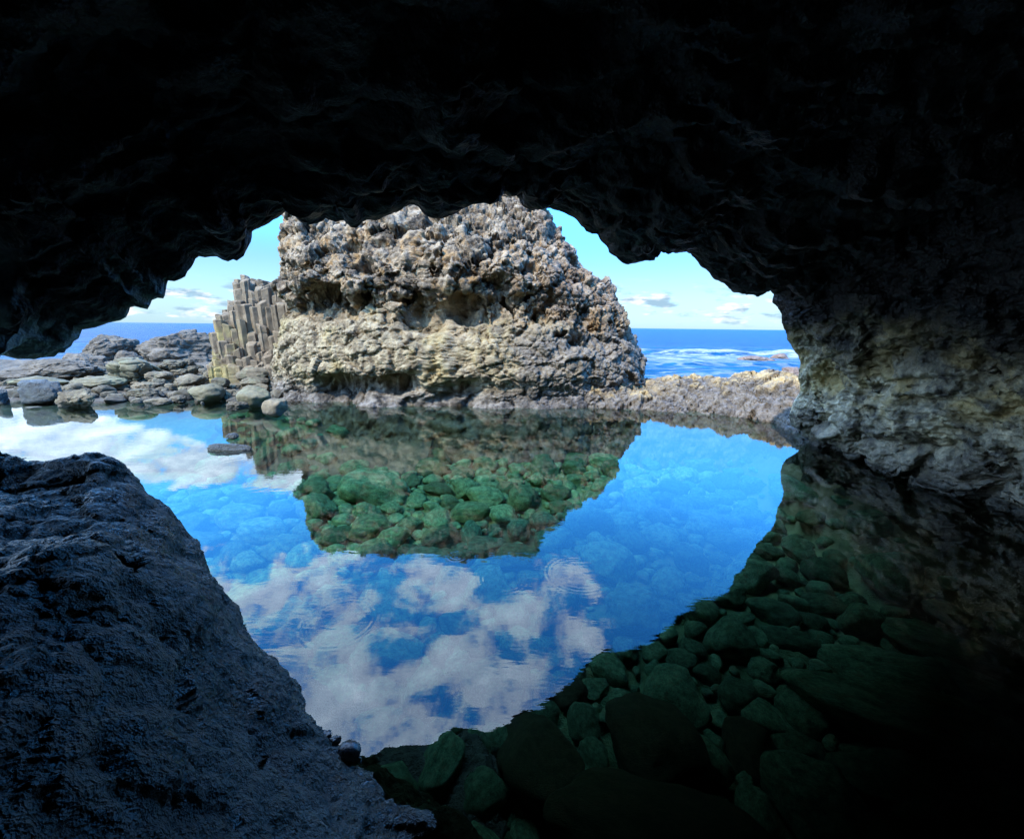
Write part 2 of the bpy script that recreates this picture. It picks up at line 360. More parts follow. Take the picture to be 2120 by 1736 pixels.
# left of the photograph's edge the mouth opens up again: a second, unseen arch, added to let light in from the left
pts += [(-6.0, -2.6, -1.6), (-6.0, -2.55, -.3), (-6.0, -2.5, 1.0), (-5.9, -2.2, 2.2), (-5.6, -1.4, 3.0), (-5.1, -.3, 3.3), (-4.5, .7, 3.1), (-3.8, 1.45, 2.4), (-3.2, 1.85, 1.5)]
NL = len(pts)
for (sx, sy) in LIP:
    px, py = sx / K, sy / K
    d = lip_depth(px, py)
    if sx > 2780: d = np.interp(sy, [1062, 1250, 1583], [5.2, 5.3, 5.6])
    pts.append(tuple(at(px, py, d)))
icorner = NL + LIP.index((2788, 1063))
ilast = len(pts)
pts += [(4.1, 5.6, -.5), (4.1, 5.6, -1.6)]
pts = np.array(pts)
seg = np.linalg.norm(np.diff(pts, axis=0), axis=1) + 1e-3
wseg = seg.copy(); wseg[icorner - 1:] *= 3.2; wseg[:NL] *= .4
cum = np.concatenate([[0], np.cumsum(wseg)]); NT_ = 820
tt = np.linspace(0, cum[-1], NT_)
L = np.stack([np.interp(tt, cum, pts[:, k]) for k in range(3)], -1)
kcorner = int(np.searchsorted(tt, cum[icorner]))
# true (unweighted) position along the mouth, 0..1, to place the far end of each interior profile
fl = np.interp(tt, cum, np.concatenate([[0], np.cumsum(seg)])) ; fl /= fl[-1]
fc = fl[kcorner]
kb = np.array([[-6.1, -3.6, -1.6], [-6.2, -3.6, .8], [-5.8, -3.6, 3.2], [-3.5, -3.6, 4.0], [-.5, -3.4, 3.9], [2.5, -3.2, 3.3], [4.4, -3.2, 2.6], [4.9, -3.0, 1.2], [4.7, -3.0, 0], [4.7, -3.0, -1.6]])
kf = np.array([0, .10, .22, .36, .52, .68, fc, fc + (1 - fc) * .4, fc + (1 - fc) * .78, 1.0])
B = np.stack([np.interp(fl, kf, kb[:, k]) for k in range(3)], -1)
for _ in range(30):
    B[1:-1] = .25 * B[:-2] + .5 * B[1:-1] + .25 * B[2:]
# lip smoothed for use deeper inside, so that its teeth do not run back as furrows
Ls = L.copy()
for _ in range(160):
    Ls[1:-1] = .25 * Ls[:-2] + .5 * Ls[1:-1] + .25 * Ls[2:]
NS = 360
q = np.linspace(0, 1, NS); s = (q ** 1.55)[None, :, None]
keep = 1 - sstep(0, .16, s)
Lin = L[:, None] * keep + Ls[:, None] * (1 - keep)
cave = Lin * (1 - s) + B[:, None] * s
up = np.zeros_like(cave); wallw = sstep(fc - .02, fc + .12, fl)[:, None]
bul = np.sin(np.pi * np.clip(s[..., 0], 0, 1)) * sstep(0, .2, s[..., 0])
cave[..., 2] += .45 * bul * (1 - wallw) * sstep(.06, .2, fl)[:, None]
cave[..., 0] += .15 * bul * wallw
Nn = grid_normals(cave)
ctr = np.array([0, 1.0, 1.2])
flip = np.sign(((ctr - cave) * Nn).sum(-1).mean())
Nn *= flip
S2 = s[..., 0]
env = sstep(0.0, .05, S2) * .85 + .15
z = cave[..., 2]
roofw = 1 - wallw
leftw = 1 - sstep(.44, .56, fl)[:, None]
# roof: drapery ridges that run across the cave, and hanging lumps
W1 = warp(cave, .35, .9, 3)
d = roofw * (.26 * (ridged(W1 * np.array([.8, 1.9, 1.2]), 4, 11) - .62) + .22 * fbm(cave * .8, 3, 5))
d = d + roofw * leftw * (.34 * blocks(cave, .85, 31, .25) + .16 * facet(cave, .5, 32, .2))
d = d + roofw * .10 * blocks(cave * np.array([.8, 1.3, 1]), .42, 23, .35)
# wall: pits and scallops above, layered bands below, swollen lumps at the waterline
f1, f2, _i = worley(warp(cave, .16, .5, 41) / np.array([.5, .62, .42]), 43)
pits = -(np.exp(-(f1 / .38) ** 2))
zm = sstep(.25, .6, z) ; zh = sstep(.55, 1.0, z)
d = d + wallw * (.30 * fbm(cave * .9, 4, 47) + .34 * zh * (pits + .35) + .10 * pits * zm + .16 * zm * facet(cave * np.array([1, .8, 1.3]), .6, 45, .4))
lay = ridged(warp(cave, .2, .6, 51) * np.array([1.0, .9, 5.0]), 4, 53) - .62
d = d + wallw * (1 - sstep(.9, 1.5, z)) * .22 * lay
d = d + wallw * (1 - sstep(.28, .62, z)) * (.40 * blocks(cave, .66, 57, .3, .2) + .06)
d = d * env
cave = cave + Nn * d[..., None]
Nn = grid_normals(cave) * flip
d = (.045 * blocks(cave, .24, 61, .45) + .045 * facet(cave, .2, 62, .4) * (.35 + .65 * sstep(.2, .6, cave[..., 2])) + .02 * facet(cave, .08, 63, .4) + .06 * (ridged(warp(cave, .12, .4, 64) * np.array([2.2, 2.0, 3.4]), 4, 65, .55) - .62)) * (.35 + .65 * wallw) + .05 * fbm(cave * 5, 4, 67) * (.5 + .5 * wallw)
d = d + roofw * .045 * (ridged(warp(cave, .1, .3, 69) * np.array([2.5, 5, 4]), 3, 71) - .62)
d = d * (sstep(0, .02, S2) * .6 + .4)
cave = cave + Nn * d[..., None]
# closing rows behind the camera
back = np.stack([cave[:, -1] * (1 - k) + np.array([-.3, -4.6, -1.9]) * k for k in (.12, .3, .55, .8, 1.0)], 1)
# outer cliff rows, beyond the mouth
Rdir = np.zeros((NT_, 3)); th = np.interp(fl, [0, .08, .16, .26, .42, fc - .06, fc + .05, 1], [180, 170, 130, 105, 98, 78, 25, 0])
Rdir[:, 0] = np.cos(np.radians(th)); Rdir[:, 2] = np.sin(np.radians(th))
outer = []
OUT = ((6.0, -7.5), (5.9, -5), (5.7, -3.4), (5.3, -2.0), (4.6, -1.1), (3.5, -.5), (2.3, -.1), (1.15, .1), (.8, .2), (.52, .22), (.3, .17), (.13, .09), (.05, .03))
for (rad, fwd) in OUT:
    k = min(1, rad / 1.2)
    base = L * (1 - k) + Ls * k
    outer.append(base + Rdir * rad + np.array([-.45, .89, 0]) * fwd)
outer = np.stack(outer, 1)
on = grid_normals(outer)
damp = np.clip(np.array([a for a, b in OUT]) / 2, 0.02, 1)[None, :]
outer = outer + on * ((.35 * fbm(outer * .7, 4, 81) + .1 * blocks(outer, .5, 83)) * damp)[..., None]
full = np.concatenate([outer, cave, back], 1)
nv = full.shape[1]
cave_root = tag(empty('sea_cave'), 'black basalt sea cave whose ragged roof and paler right wall frame the pool', 'cave')
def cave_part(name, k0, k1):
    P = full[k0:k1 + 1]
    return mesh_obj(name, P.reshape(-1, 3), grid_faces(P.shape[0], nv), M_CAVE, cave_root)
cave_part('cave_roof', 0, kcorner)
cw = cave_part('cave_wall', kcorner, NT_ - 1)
cw['label'] = 'pitted grey and ochre side wall lit by the opening'

# ================================================================== FOREGROUND BOULDER
sil = [(-150,950,1.6),(0,945,1.75),(40,943,1.75),(100,950,1.78),(170,952,1.8),(210,944,1.85),(245,950,1.85),(290,975,1.83),(330,1015,1.78),(360,1065,1.7),(390,1125,1.62),(440,1190,1.55),(480,1265,1.5),(510,1305,1.45),(560,1370,1.38),(610,1440,1.33),(640,1500,1.3)]
cp = []
for (x, y, d) in sil:
    p = at(x, y, d); p = p - np.array([.035, .0, .0]) * (x > 250); cp.append(p)
    lat = p[0] / p[1]
    a = np.array([lat, 1.0]); a /= np.linalg.norm(a); b = np.array([1.0, -lat]); b /= np.linalg.norm(b)
    k = float(np.clip((x - 180) / 160, 0, 1)); o = a * (1 - k) + b * k; o /= np.linalg.norm(o)
    cp.append(np.array([*(p[:2] + o * .07), p[2] - .16])); cp.append(np.array([*(p[:2] + o * .16), p[2] - .5])); cp.append(np.array([*(p[:2] + o * .36), min(p[2] - .9, -.2) - .1])); cp.append(np.array([*(p[:2] + o * .8), -.95]))
for (x, y, zz) in [(0,1736,.82),(200,1736,.72),(400,1736,.55),(600,1736,.34),(750,1736,.17),(850,1736,.05),(700,1620,.10),(620,1560,.2),(550,1500,.33),(300,1300,.76),(0,1300,.86),(300,1100,.78),(100,1100,.87),(150,1000,.86),(0,1000,.87),(400,1350,.6),(450,1550,.5),(200,1500,.8),(0,1500,.86),(330,1180,.8)]:
    cp.append(on_plane(x, y, zz))
for (x, y) in [(660,1515),(720,1562),(770,1590),(830,1650),(870,1700),(900,1740),(925,1800),(950,1900),(965,2050)]:
    p = on_plane(x, y); p[0] += .05; cp.append(p); cp.append(np.array([p[0] + .22, p[1] + .12, -.38])); cp.append(np.array([p[0] + .5, p[1] + .3, -1.0]))
for p in [(-1.0,.2,.85),(-2,.3,.85),(-3,1,.75),(-3.1,2.2,-.2),(-3,0,.9),(-.3,.0,.35),(0,.2,-.6),(.25,.3,-1.1),(-.3,2.6,-1.2),(.2,1.6,-1.2),(.25,2.6,-1.3),(-1.2,2.8,-1.2),(-2.2,2.9,-1.0),(-.5,-.2,.5)]:
    cp.append(np.array(p))
cp = np.array(cp); n = len(cp)
def tps(r2): return .5 * r2 * np.log(r2 + 1e-9)
A = np.zeros((n + 3, n + 3)); dd = ((cp[:, None, :2] - cp[None, :, :2]) ** 2).sum(-1)
A[:n, :n] = tps(dd) + np.eye(n) * .01; A[:n, n] = 1; A[:n, n + 1:] = cp[:, :2]; A[n, :n] = 1; A[n + 1:, :n] = cp[:, :2].T
wts = np.linalg.solve(A, np.concatenate([cp[:, 2], [0, 0, 0]]))
gx, gy = np.meshgrid(np.linspace(-3.3, .35, 520), np.linspace(-.35, 3.0, 480), indexing='ij')
gz = np.full(gx.shape, wts[n]) + wts[n + 1] * gx + wts[n + 2] * gy
for k in range(n):
    gz += wts[k] * tps((gx - cp[k, 0]) ** 2 + (gy - cp[k, 1]) ** 2)
P = np.stack([gx, gy, np.clip(gz, -1.35, 1.2)], -1)
Nb = grid_normals(P); Nb *= np.sign(Nb[..., 2:3] + 1e-9)
P = P + Nb * (.05 * fbm(P * 1.6, 3, 101) + .035 * blocks(P, .34, 103, .15) )[..., None]
Nb = grid_normals(P); Nb *= np.sign(Nb[..., 2:3] + 1e-9)
W2 = warp(P, .04, .12, 105)
P = P + Nb * (.03 * fbm(P * 6, 5, 107, .6) + .02 * blocks(P, .13, 108, .3) + .014 * facet(P, .42, 110, .3) + .006 * facet(P, .16, 113, .35) + .010 * (ridged(W2 * 14, 3, 109, .6) - .6) - .02 * np.exp(-(worley(W2 / .16, 112)[0] / .3) ** 2) - .012 * np.exp(-(worley(W2 / .07, 111)[0] / .33) ** 2))[..., None]
def fore_extra(t, v, col):
    x, y, z = t.xyz(v)[:3]
    return t.mix(t.math('MULTIPLY', t.mr(t.noise(v, 1.6, 5), .45, .6), .5), col, (.07, .075, .055))
M_FORE = rock_mat('rough wet basalt', (.009, .0105, .009), (.028, .032, .027), (.085, .09, .072), scale=2.6, contrast=1.5, rough=.45, bump=1.0, bdist=.022, extra=fore_extra, spec=.7, wet=.9)
fb = mesh_obj('boulder', P.reshape(-1, 3), grid_faces(520, 480), M_FORE)
tag(fb, 'huge rough dark boulder with wet glints filling the near left corner', 'boulder')

# ================================================================== SEA STACK
YC = 10.3
left_px = [(610,845),(600,800),(602,775),(608,740),(614,712),(616,682),(618,650),(618,625),(607,600),(600,572),(598,545),(607,490),(612,465),(616,440),(650,405),(740,385)]
right_px = [(1330,845),(1325,800),(1316,760),(1312,732),(1300,700),(1290,672),(1275,648),(1250,618),(1225,588),(1200,558),(1185,522),(1160,492),(1140,470),(1118,438),(1095,415),(1074,402)]
lw = np.array([at(x, y, YC) for x, y in left_px]); rw = np.array([at(x, y, YC) for x, y in right_px])
lo = np.argsort(lw[:, 2]); ro = np.argsort(rw[:, 2])
ZT = 4.35
zrow = np.concatenate([np.linspace(-1.2, 0, 30)[:-1], np.linspace(0, ZT, 340)])
xl = np.interp(zrow, lw[lo, 2], lw[lo, 0]); xr = np.interp(zrow, rw[ro, 2], rw[ro, 0])
yf = np.interp(zrow, [-1.2, 0, .12, .35, .6, 1.0, 1.45, 1.75, 2.0, 2.25, 2.6, 3.2, 3.8, 4.25], [7.4, 7.7, 7.82, 7.85, 7.72, 7.8, 8.0, 8.2, 8.25, 8.08, 8.12, 8.6, 9.2, 9.9])
for arr in (xl, xr, yf):
    for _ in range(6): arr[1:-1] = .25 * arr[:-2] + .5 * arr[1:-1] + .25 * arr[2:]
yb = np.interp(zrow, [-1.2, 2, 4.25], [13.6, 13, 12.2])
NTH = 760
th = np.concatenate([np.linspace(0, math.pi, 600, endpoint=False), np.linspace(math.pi, 2 * math.pi, 160, endpoint=False)])
c_, s_ = np.cos(th), np.sin(th); pw = .72
cx = np.sign(c_) * np.abs(c_) ** pw; sy = np.sign(s_) * np.abs(s_) ** pw
mid, hw = (xl + xr) / 2, (xr - xl) / 2
Y = np.where(sy[:, None] >= 0, YC - (YC - yf)[None] * sy[:, None], YC - (yb - YC)[None] * sy[:, None])
X = mid[None] + hw[None] * cx[:, None]
Z = np.broadcast_to(zrow[None], X.shape).copy()
# left part overhangs deeper (a hollow under the big upper mass), lower right slopes forward
P = np.stack([X, Y, Z], -1)
cap = []
for k in np.linspace(.03, 1, 34):
    ring = P[:, -1].copy(); m = np.array([mid[-1], (yf[-1] + yb[-1]) / 2 - .3, 0])
    ring[:, :2] = ring[:, :2] * (1 - k) + m[None, :2] * k
    ring[:, 2] = ZT + .16 * math.sin(min(1, k * 1.6) * math.pi / 2)
    cap.append(ring)
P = np.concatenate([P, np.stack(cap, 1)], 1)
Ns = grid_normals(P, True); ctr = np.array([mid.mean(), YC, 1.8])
sg = np.sign(((P - ctr) * Ns).sum(-1).mean()); Ns *= sg
z = P[..., 2]
wobz = z + .5 * fbm(P * .7, 3, 201) + .55 * sstep(-1.0, 2.2, P[..., 0])
upr = sstep(1.45, 2.0, wobz)
d = .10 * fbm(P * .7, 3, 203) + upr * (.20 * blocks(P * np.array([1, 1, 1.15]), 1.25, 205, .35) + .20 * facet(P * np.array([1, 1, 1.3]), .95, 206, .25) + .10 * facet(P, .5, 207, .25))
# fissures and hollows in the upper mass
rd = ridged(warp(P, .4, 1.1, 209) * .75, 2, 211)
d = d - upr * .34 * sstep(.90, .985, rd)
# the hollow under the upper mass on the left, and single deep holes
d = d - .15 * np.exp(-((z - 1.86 - .12 * np.sin(P[..., 0] * 2)) / .17) ** 2) * sstep(.6, -.8, P[..., 0]) * (Ns[..., 1] < -.2)
for (hx, hy, hr, hd) in [(650, 608, .22, .55), (690, 616, .16, .4), (748, 546, .2, .55), (715, 500, .12, .3), (960, 632, .2, .35), (1035, 590, .14, .4), (1095, 560, .12, .3), (880, 655, .26, .3), (980, 470, .14, .3), (1210, 700, .14, .3), (830, 790, .2, .35), (700, 800, .3, .4)]:
    h_ = at(hx, hy, 8.25 if hy < 700 else 7.8)
    q_ = warp(P, .14, .3, 231)
    d = d - hd * np.exp(-(((q_[..., 0] - h_[0]) / (hr * 1.4)) ** 2 + ((q_[..., 2] - h_[2]) / hr) ** 2) ** 1.5) * (Ns[..., 1] < -.2)
# joint-block skin low down
d = d + (1 - upr) * (.03 * blocks(P, .3, 213, .5) + .075 * facet(P * np.array([1, 1, 1.7]), .5, 214, .4) + .12 * fbm(P * 1.6, 4, 215))
# tide notch on the left foot: dark hollows
nt = np.exp(-((z - .3) / .22) ** 2) * sstep(.4, -1.6, P[..., 0])
d = d - nt * .2 * sstep(-.1, .3, fbm(P * np.array([1.1, 1.1, 2.2]), 3, 217)) + nt * .10 * blocks(P, .3, 219, .4)
P = P + Ns * d[..., None]
Ns = grid_normals(P, True) * sg
d = (upr * .034 + .034) * facet(P, .23, 221, .35) + (upr * .012 + .02) * facet(P, .1, 223, .4) + (1 - upr) * .022 * blocks(P, .17, 222, .6) + (.035 * upr + .02) * (ridged(warp(P, .1, .3, 225) * 3.4, 4, 227, .6) - .62) + upr * .012 * blocks(P, .05, 229, .4)
P = P + Ns * d[..., None]
stack = mesh_obj('rock_stack', P.reshape(-1, 3), grid_faces(len(th), P.shape[1], True, flip=sg < 0), M_STACK)
tag(stack, 'tall craggy brown lava stack rising from the far side of the pool', 'rock')

# ================================================================== RIGHT LEDGE (low rock sill between stack and cave wall)
front = [(900,838),(1000,838),(1100,842),(1200,846),(1300,852),(1400,858),(1480,864),(1550,870),(1620,888),(1680,912),(1780,930)]
crest = [(900,800,8.6),(1000,798,8.6),(1100,790,8.6),(1180,765,8.5),(1250,770,8.8),(1310,787,9.3),(1380,782,9.2),(1420,776,9.2),(1480,781,9.0),(1540,772,8.8),(1600,768,8.6),(1650,776,8.3),(1780,780,8.0)]
fw = np.array([on_plane(x, y) for x, y in front]); fxp = np.array([p[0] for p in front], float)
cw_ = np.array([at(x, y, dd_) for x, y, dd_ in crest]); cxp = np.array([p[0] for p in crest], float)
up_ = np.linspace(900, 1780, 520)
FP = np.stack([np.interp(up_, fxp, fw[:, k]) for k in range(3)], -1); CP = np.stack([np.interp(up_, cxp, cw_[:, k]) for k in range(3)], -1)
FP[:, 1] += .22
rows = []
for v in np.linspace(0, 1, 34)[:-1]:                       # from the pool bed up to the waterline
    p = FP.copy(); p[:, 1] -= (1 - v) * .25; p[:, 2] = -1.2 * (1 - v); rows.append(p)
for v in np.linspace(0, 1, 130)[:-1]:
    w = 1 - (1 - v) ** 2.0
    p = FP * (1 - v) + CP * v; p[:, 2] = FP[:, 2] + (CP[:, 2] - FP[:, 2]) * w; rows.append(p)
for v in np.linspace(0, 1, 60):
    p = CP.copy(); p[:, 1] += v * 3.0; p[:, 2] = CP[:, 2] - 1.9 * v ** 1.6; rows.append(p)
P = np.stack(rows, 1)
Nl = grid_normals(P); sg = np.sign(Nl[..., 2].mean()); Nl *= sg
P = P + Nl * (.12 * fbm(P * 1.1, 3, 301) + .10 * blocks(P, .6, 303, .3) + .10 * facet(P, .5, 304, .35) + .045 * facet(P, .26, 305, .4))[..., None]
Nl = grid_normals(P) * sg
P = P + Nl * (.03 * blocks(P, .14, 307, .55) + .022 * facet(P, .14, 308, .4) + .022 * blocks(P, .065, 309, .4) + .03 * fbm(P * 6, 3, 311))[..., None]
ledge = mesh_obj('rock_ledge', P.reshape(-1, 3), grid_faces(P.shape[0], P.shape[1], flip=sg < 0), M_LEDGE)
tag(ledge, 'low ochre rock ledge between the stack and the cave wall with surf behind', 'rock')

# ================================================================== POOL BED, WATER, SHORE, SEA
def bed_z(x, y):
    zz = -1.05 + .0 * x
    zz = zz + .6 * sstep(3.5, 4.3, x + .12 * np.sin(y * 1.7))       # shelf along the right wall
    zz = zz + .85 * sstep(6.8, 8.4, y - .1 * x) * sstep(-2.0, -4.2, x)
    return zz
gx, gy = np.meshgrid(np.linspace(-11, 5.4, 330), np.linspace(-5, 9.6, 290), indexing='ij')
P = np.stack([gx, gy, bed_z(gx, gy)], -1)
P[..., 2] += .10 * fbm(P * .9, 3, 401) + .05 * blocks(P, .22, 403, .3) + .03 * blocks(P, .1, 405, .3)
tag(mesh_obj('pool_bed', P.reshape(-1, 3), grid_faces(330, 290), M_BED), kind='structure')
wv = np.array([(-12.0, -5, 0), (5.6, -5, 0), (5.6, 6.3, 0), (4.6, 8.6, 0), (-12, 10.2, 0)])
me = bpy.data.meshes.new('pool_water'); me.from_pydata([tuple(p) for p in wv], [], [(0, 1, 2, 3, 4)]); me.materials.append(M_WATER)
o = bpy.data.objects.new('pool_water', me); C.objects.link(o); tag(o, kind='structure')

SL, Y0 = .075, 8.2
def shore_z(x, y):
    # gentle rise from the left waterline; falls to the bed in front of it
    wl = np.interp(x, [-12, -8.5, -6.5, -5, -3.6, -2.5], [7.2, 7.4, 8.1, 8.2, 8.3, 8.6])
    t = y - wl
    return np.where(t > 0, SL * t, t * .55) - .03
gx, gy = np.meshgrid(np.linspace(-16, -1.5, 300), np.linspace(6.6, 17, 240), indexing='ij')
P = np.stack([gx, gy, shore_z(gx, gy)], -1)
P[..., 2] -= sstep(12.5, 16.5, gy) * 1.8
P[..., 2] += .07 * fbm(P * 1.2, 3, 411) + .05 * blocks(P, .35, 413, .4) + .03 * blocks(P, .14, 415, .4)
tag(mesh_obj('shore', P.reshape(-1, 3), grid_faces(300, 240), M_OUTCROP), kind='structure')

SEAZ = -.5
yy = np.concatenate([np.linspace(9.8, 46, 330), np.geomspace(46.4, 9000, 60)])
uu = np.linspace(-1, 1, 300)
gy = np.broadcast_to(yy[None], (300, len(yy))); gx = np.sign(uu)[:, None] * np.abs(uu)[:, None] ** 1.25 * (10 + 1.9 * gy)
P = np.stack([gx, gy, np.full(gx.shape, SEAZ)], -1)
cr = 35 + 1.6 * np.sin(gx * .23) + 2.0 * fbm(np.stack([gx * .16, gx * 0, gx * 0], -1), 3, 501)
h = .62 * np.exp(-((gy - cr) / 1.0) ** 2) * np.clip(.62 + 1.0 * fbm(np.stack([gx * .22, gx * 0 + 3, gx * 0], -1), 3, 503), .15, 1.4)
cr2 = 25.5 + 1.2 * np.sin(gx * .31 + 1) + 1.5 * fbm(np.stack([gx * .2, gx * 0 + 7, gx * 0], -1), 3, 505)
h = h + .22 * np.exp(-((gy - cr2) / .6) ** 2) * np.clip(.5 + 1.2 * fbm(np.stack([gx * .3, gx * 0 + 5, gx * 0], -1), 3, 507), 0, 1.3)
nearw = np.clip(1 - (gy - 46) / 60, 0, 1)
h = h * sstep(-6, 0, gx) + nearw * (.12 * fbm(np.stack([gx * .35, gy * .9, gx * 0], -1), 4, 509) + .16 * h * fbm(np.stack([gx * 1.7, gy * 2.2, gx * 0], -1), 3, 511))
P[..., 2] += h
tag(mesh_obj('sea', P.reshape(-1, 3), grid_faces(300, len(yy)), M_SEA), kind='structure')

# ================================================================== BASALT COLUMNS
col_root = tag(empty('column_outcrop', (0, 0, 0)), 'cluster of tan hexagonal basalt columns stepping up beside the stack', 'rock outcrop')
DC = 10.9
def za(x, y): return (x / 2 / K, (880 + y / 2) / K)
silc = [(1436,800),(1455,740),(1475,668),(1493,570),(1515,512),(1545,487),(1600,480),(1640,462),(1668,430),(1700,400),(1704,290),(1722,232),(1760,228),(1790,250),(1850,268),(1920,275),(1980,298),(2030,318),(2060,300),(2140,290)]
sw = np.array([at(*za(x, y), DC) for x, y in silc])
RC = .104; cols = []
TIERS = [(0, 9, .0), (1, 9, .12), (2, 2.5, .22), (3, 2.35, .25), (4, 1.95, .14), (5, 1.9, .16), (6, 1.35, .35), (7, .95, .25), (8, .68, .12), (9, .52, .06)]
for iy, lim, jit in TIERS:
    for ix in range(-2, 22):
        x = -7.1 + ix * RC * 1.62 + (iy % 2) * RC * .81 + random.uniform(-.015, .015); y = DC + .15 - iy * RC * 1.5 + random.uniform(-.02, .02)
        if x < -7.15 or x > -4.45: continue
        sx_ = x * DC / y
        if sx_ < sw[0, 0] - .02: continue
        zt = np.interp(sx_, sw[:, 0], sw[:, 2])
        top = min(zt - .02 * iy - random.uniform(0, jit * .5), lim + random.uniform(-jit, jit * .7))
        cols.append((x, y, max(top, .3 + random.uniform(0, .1)), iy))
def shows(c):                                # how much of the column stands clear of those in front
    f = [o[2] for o in cols if o[1] < c[1] - .04 and abs(o[0] - c[0] * o[1] / c[1]) < RC * .9]
    return c[2] - (max(f) if f else 0)
cols.sort(key=lambda c: -shows(c))
cols = [c for k, c in enumerate(cols) if k < 100 or shows(c) > -.1]
rest_v, rest_f, rest_n = [], [], 0
for ci, (x, y, top, iy) in enumerate(cols):
    r = np.random.default_rng(900 + ci); rows_ = 22
    n6 = int(r.choice([5, 6, 6, 6, 7])); corner = np.linspace(0, 2 * math.pi, n6, endpoint=False) + r.uniform(0, 1) + r.normal(size=n6) * .1
    ang = np.sort(np.concatenate([corner - .09, corner + .09])); nr = len(ang)
    hexr = np.repeat(1 + .07 * r.normal(size=n6), 2)[np.argsort(np.concatenate([corner - .09, corner + .09]).argsort().argsort())] * RC * r.uniform(1.0, 1.22)
    zz = np.linspace(-.25, top, rows_)
    lean = (-.12 if iy >= 4 else -.08) + .015 * r.normal(); lean = lean * (1 if top > .7 else .6)
    V = np.zeros((nr, rows_ + 3, 3)); jz = r.uniform(.25, .5) + np.arange(8) * r.uniform(.32, .6)
    for k in range(rows_):
        sc = 1 - .12 * np.exp(-(((zz[k] - jz) / .025) ** 2)).max() + .015 * r.normal()
        V[:, k, 0] = x + (.14 if iy >= 4 else .1) + lean * zz[k] * (1 - .1 * zz[k]) * .9 + hexr * sc * np.cos(ang); V[:, k, 1] = y + .05 * zz[k] + hexr * sc * np.sin(ang); V[:, k, 2] = zz[k]
    tilt = r.normal(size=2) * .3; cxy = V[:, rows_ - 1, :2].mean(0)
    for j, (sc, dz) in enumerate([(.88, .02), (.55, .03), (.0, .032)]):
        V[:, rows_ + j, :2] = cxy + (V[:, rows_ - 1, :2] - cxy) * sc; V[:, rows_ + j, 2] = top + dz
    V[:, rows_ - 2:, 2] += ((V[:, rows_ - 2:, :2] - cxy) @ tilt)
    V += .014 * np.stack([fbm(V * 7 + 5 * k + ci, 3, 920 + k) for k in range(3)], -1)
    Vf, Ff = V.reshape(-1, 3), grid_faces(nr, rows_ + 3, True)
    if ci < 100: mesh_obj('column', Vf, Ff, M_COLUMN, col_root, smooth=False)
    else: rest_v.append(Vf); rest_f.append(Ff + rest_n); rest_n += len(Vf)
if rest_v: tag(mesh_obj('short_columns', np.concatenate(rest_v), np.concatenate(rest_f), M_COLUMN, col_root, smooth=False), kind='stuff')

# ================================================================== SHORE BOULDERS
def za2(x, y): return (x / 2 / K, (1200 + y / 2) / K)      # 2x crop with origin (0, 1200)
def boulder(name, label, cat, cx, yb, w, h, seed, mat=None, z0=None, depth=None, ratio=.8, sub=5, group=None, conv=za2, sink=.18, **kw):
    """a rock whose seen width and height are w and h crop pixels and whose foot is seen at (cx, yb)"""
    px, py = conv(cx, yb)
    p = at(px, py, depth) if depth else (on_plane(px, py, 0) if z0 is None else on_plane(px, py, z0, SL, Y0))
    m = p[1] / FPX / (2 * K)
    W, Hh = w * m / 2 * 1.0, h * m * 1.12
    V, Fc = lump_verts(sub, seed, (1, 1, 1), **kw)
    V = V / np.abs(V).max(0)
    hz = Hh * (1 + sink) / 2
    V = V * np.array([W, max(W * ratio, hz * .7), hz])
    V[:, 2] += hz - Hh * sink
    o = mesh_obj(name, V, Fc, mat or M_SHORE)
    o.location = (p[0], p[1] + max(W * ratio, hz * .7) * .75, p[2])
    return tag(o, label, cat, group)
G1 = 'boulders strewn along the far left shore'
rough = dict(rough=.24, fine=.07, blocky=.16, facets=7)
smooth = dict(rough=.22, fine=.05, facets=8, blocky=.06)
B_ = lambda lab, *a, **k: boulder('boulder', lab, 'boulder', *a, group=G1, **k)
B_('broad dark rounded boulder standing in the water at the left edge of the shore', 212, 520, 345, 165, 1, M_BOULDER_DARK, ratio=.7, **dict(smooth, fine=.03))
B_('craggy pointed wet boulder just right of the broad dark round one', 505, 545, 290, 120, 2, ratio=.6, **rough)
B_('brown mossy peaked boulder behind the flat slab in the water', 678, 440, 200, 115, 3, ratio=.7, rough=.25, fine=.04)
B_('low oval boulder left of the mossy peaked one', 530, 405, 190, 70, 4, z0=.05, **smooth)
B_('small dark flat boulder at the foot of the mossy peaked one', 742, 465, 110, 42, 5, **smooth)
B_('long dark flat boulder at the waterline in mid shore', 970, 490, 330, 75, 6, ratio=.55, **rough)
B_('dark jagged flat boulder behind the long flat waterline one', 1000, 430, 240, 65, 7, z0=.0, **rough)
B_('light bottomed flat boulder lying in the water left of the notched one', 1120, 530, 210, 52, 8, ratio=.6, **smooth)
B_('little grey boulder in the water below the long dark flat one', 970, 515, 85, 38, 9, **smooth)
B_('smooth bulging boulder with a dark notch across its front at the waterline', 1443, 510, 245, 125, 10, M_PALE, ratio=.8, rough=.22, fine=.015)
B_('wide rounded grey boulder in the middle of the shore behind the notched one', 1318, 395, 240, 85, 11, z0=.1, **smooth)
B_('humped boulder with a dark left side behind the mid shore', 1110, 365, 200, 80, 12, z0=.1, **smooth)
B_('small pale boulder left of the notched one', 1322, 450, 125, 70, 13, M_PALE, **smooth)
B_('flat layered pale boulder in mid shore', 1195, 440, 150, 40, 14, M_PALE, **smooth)
B_('thin layered boulder under the flat layered pale one', 1185, 475, 140, 45, 15, **smooth)
B_('small round boulder between the flat ones in mid shore', 1238, 480, 85, 45, 16, **smooth)
B_('dark low boulder at the left foot of the notched one', 1265, 510, 130, 48, 17, **rough)
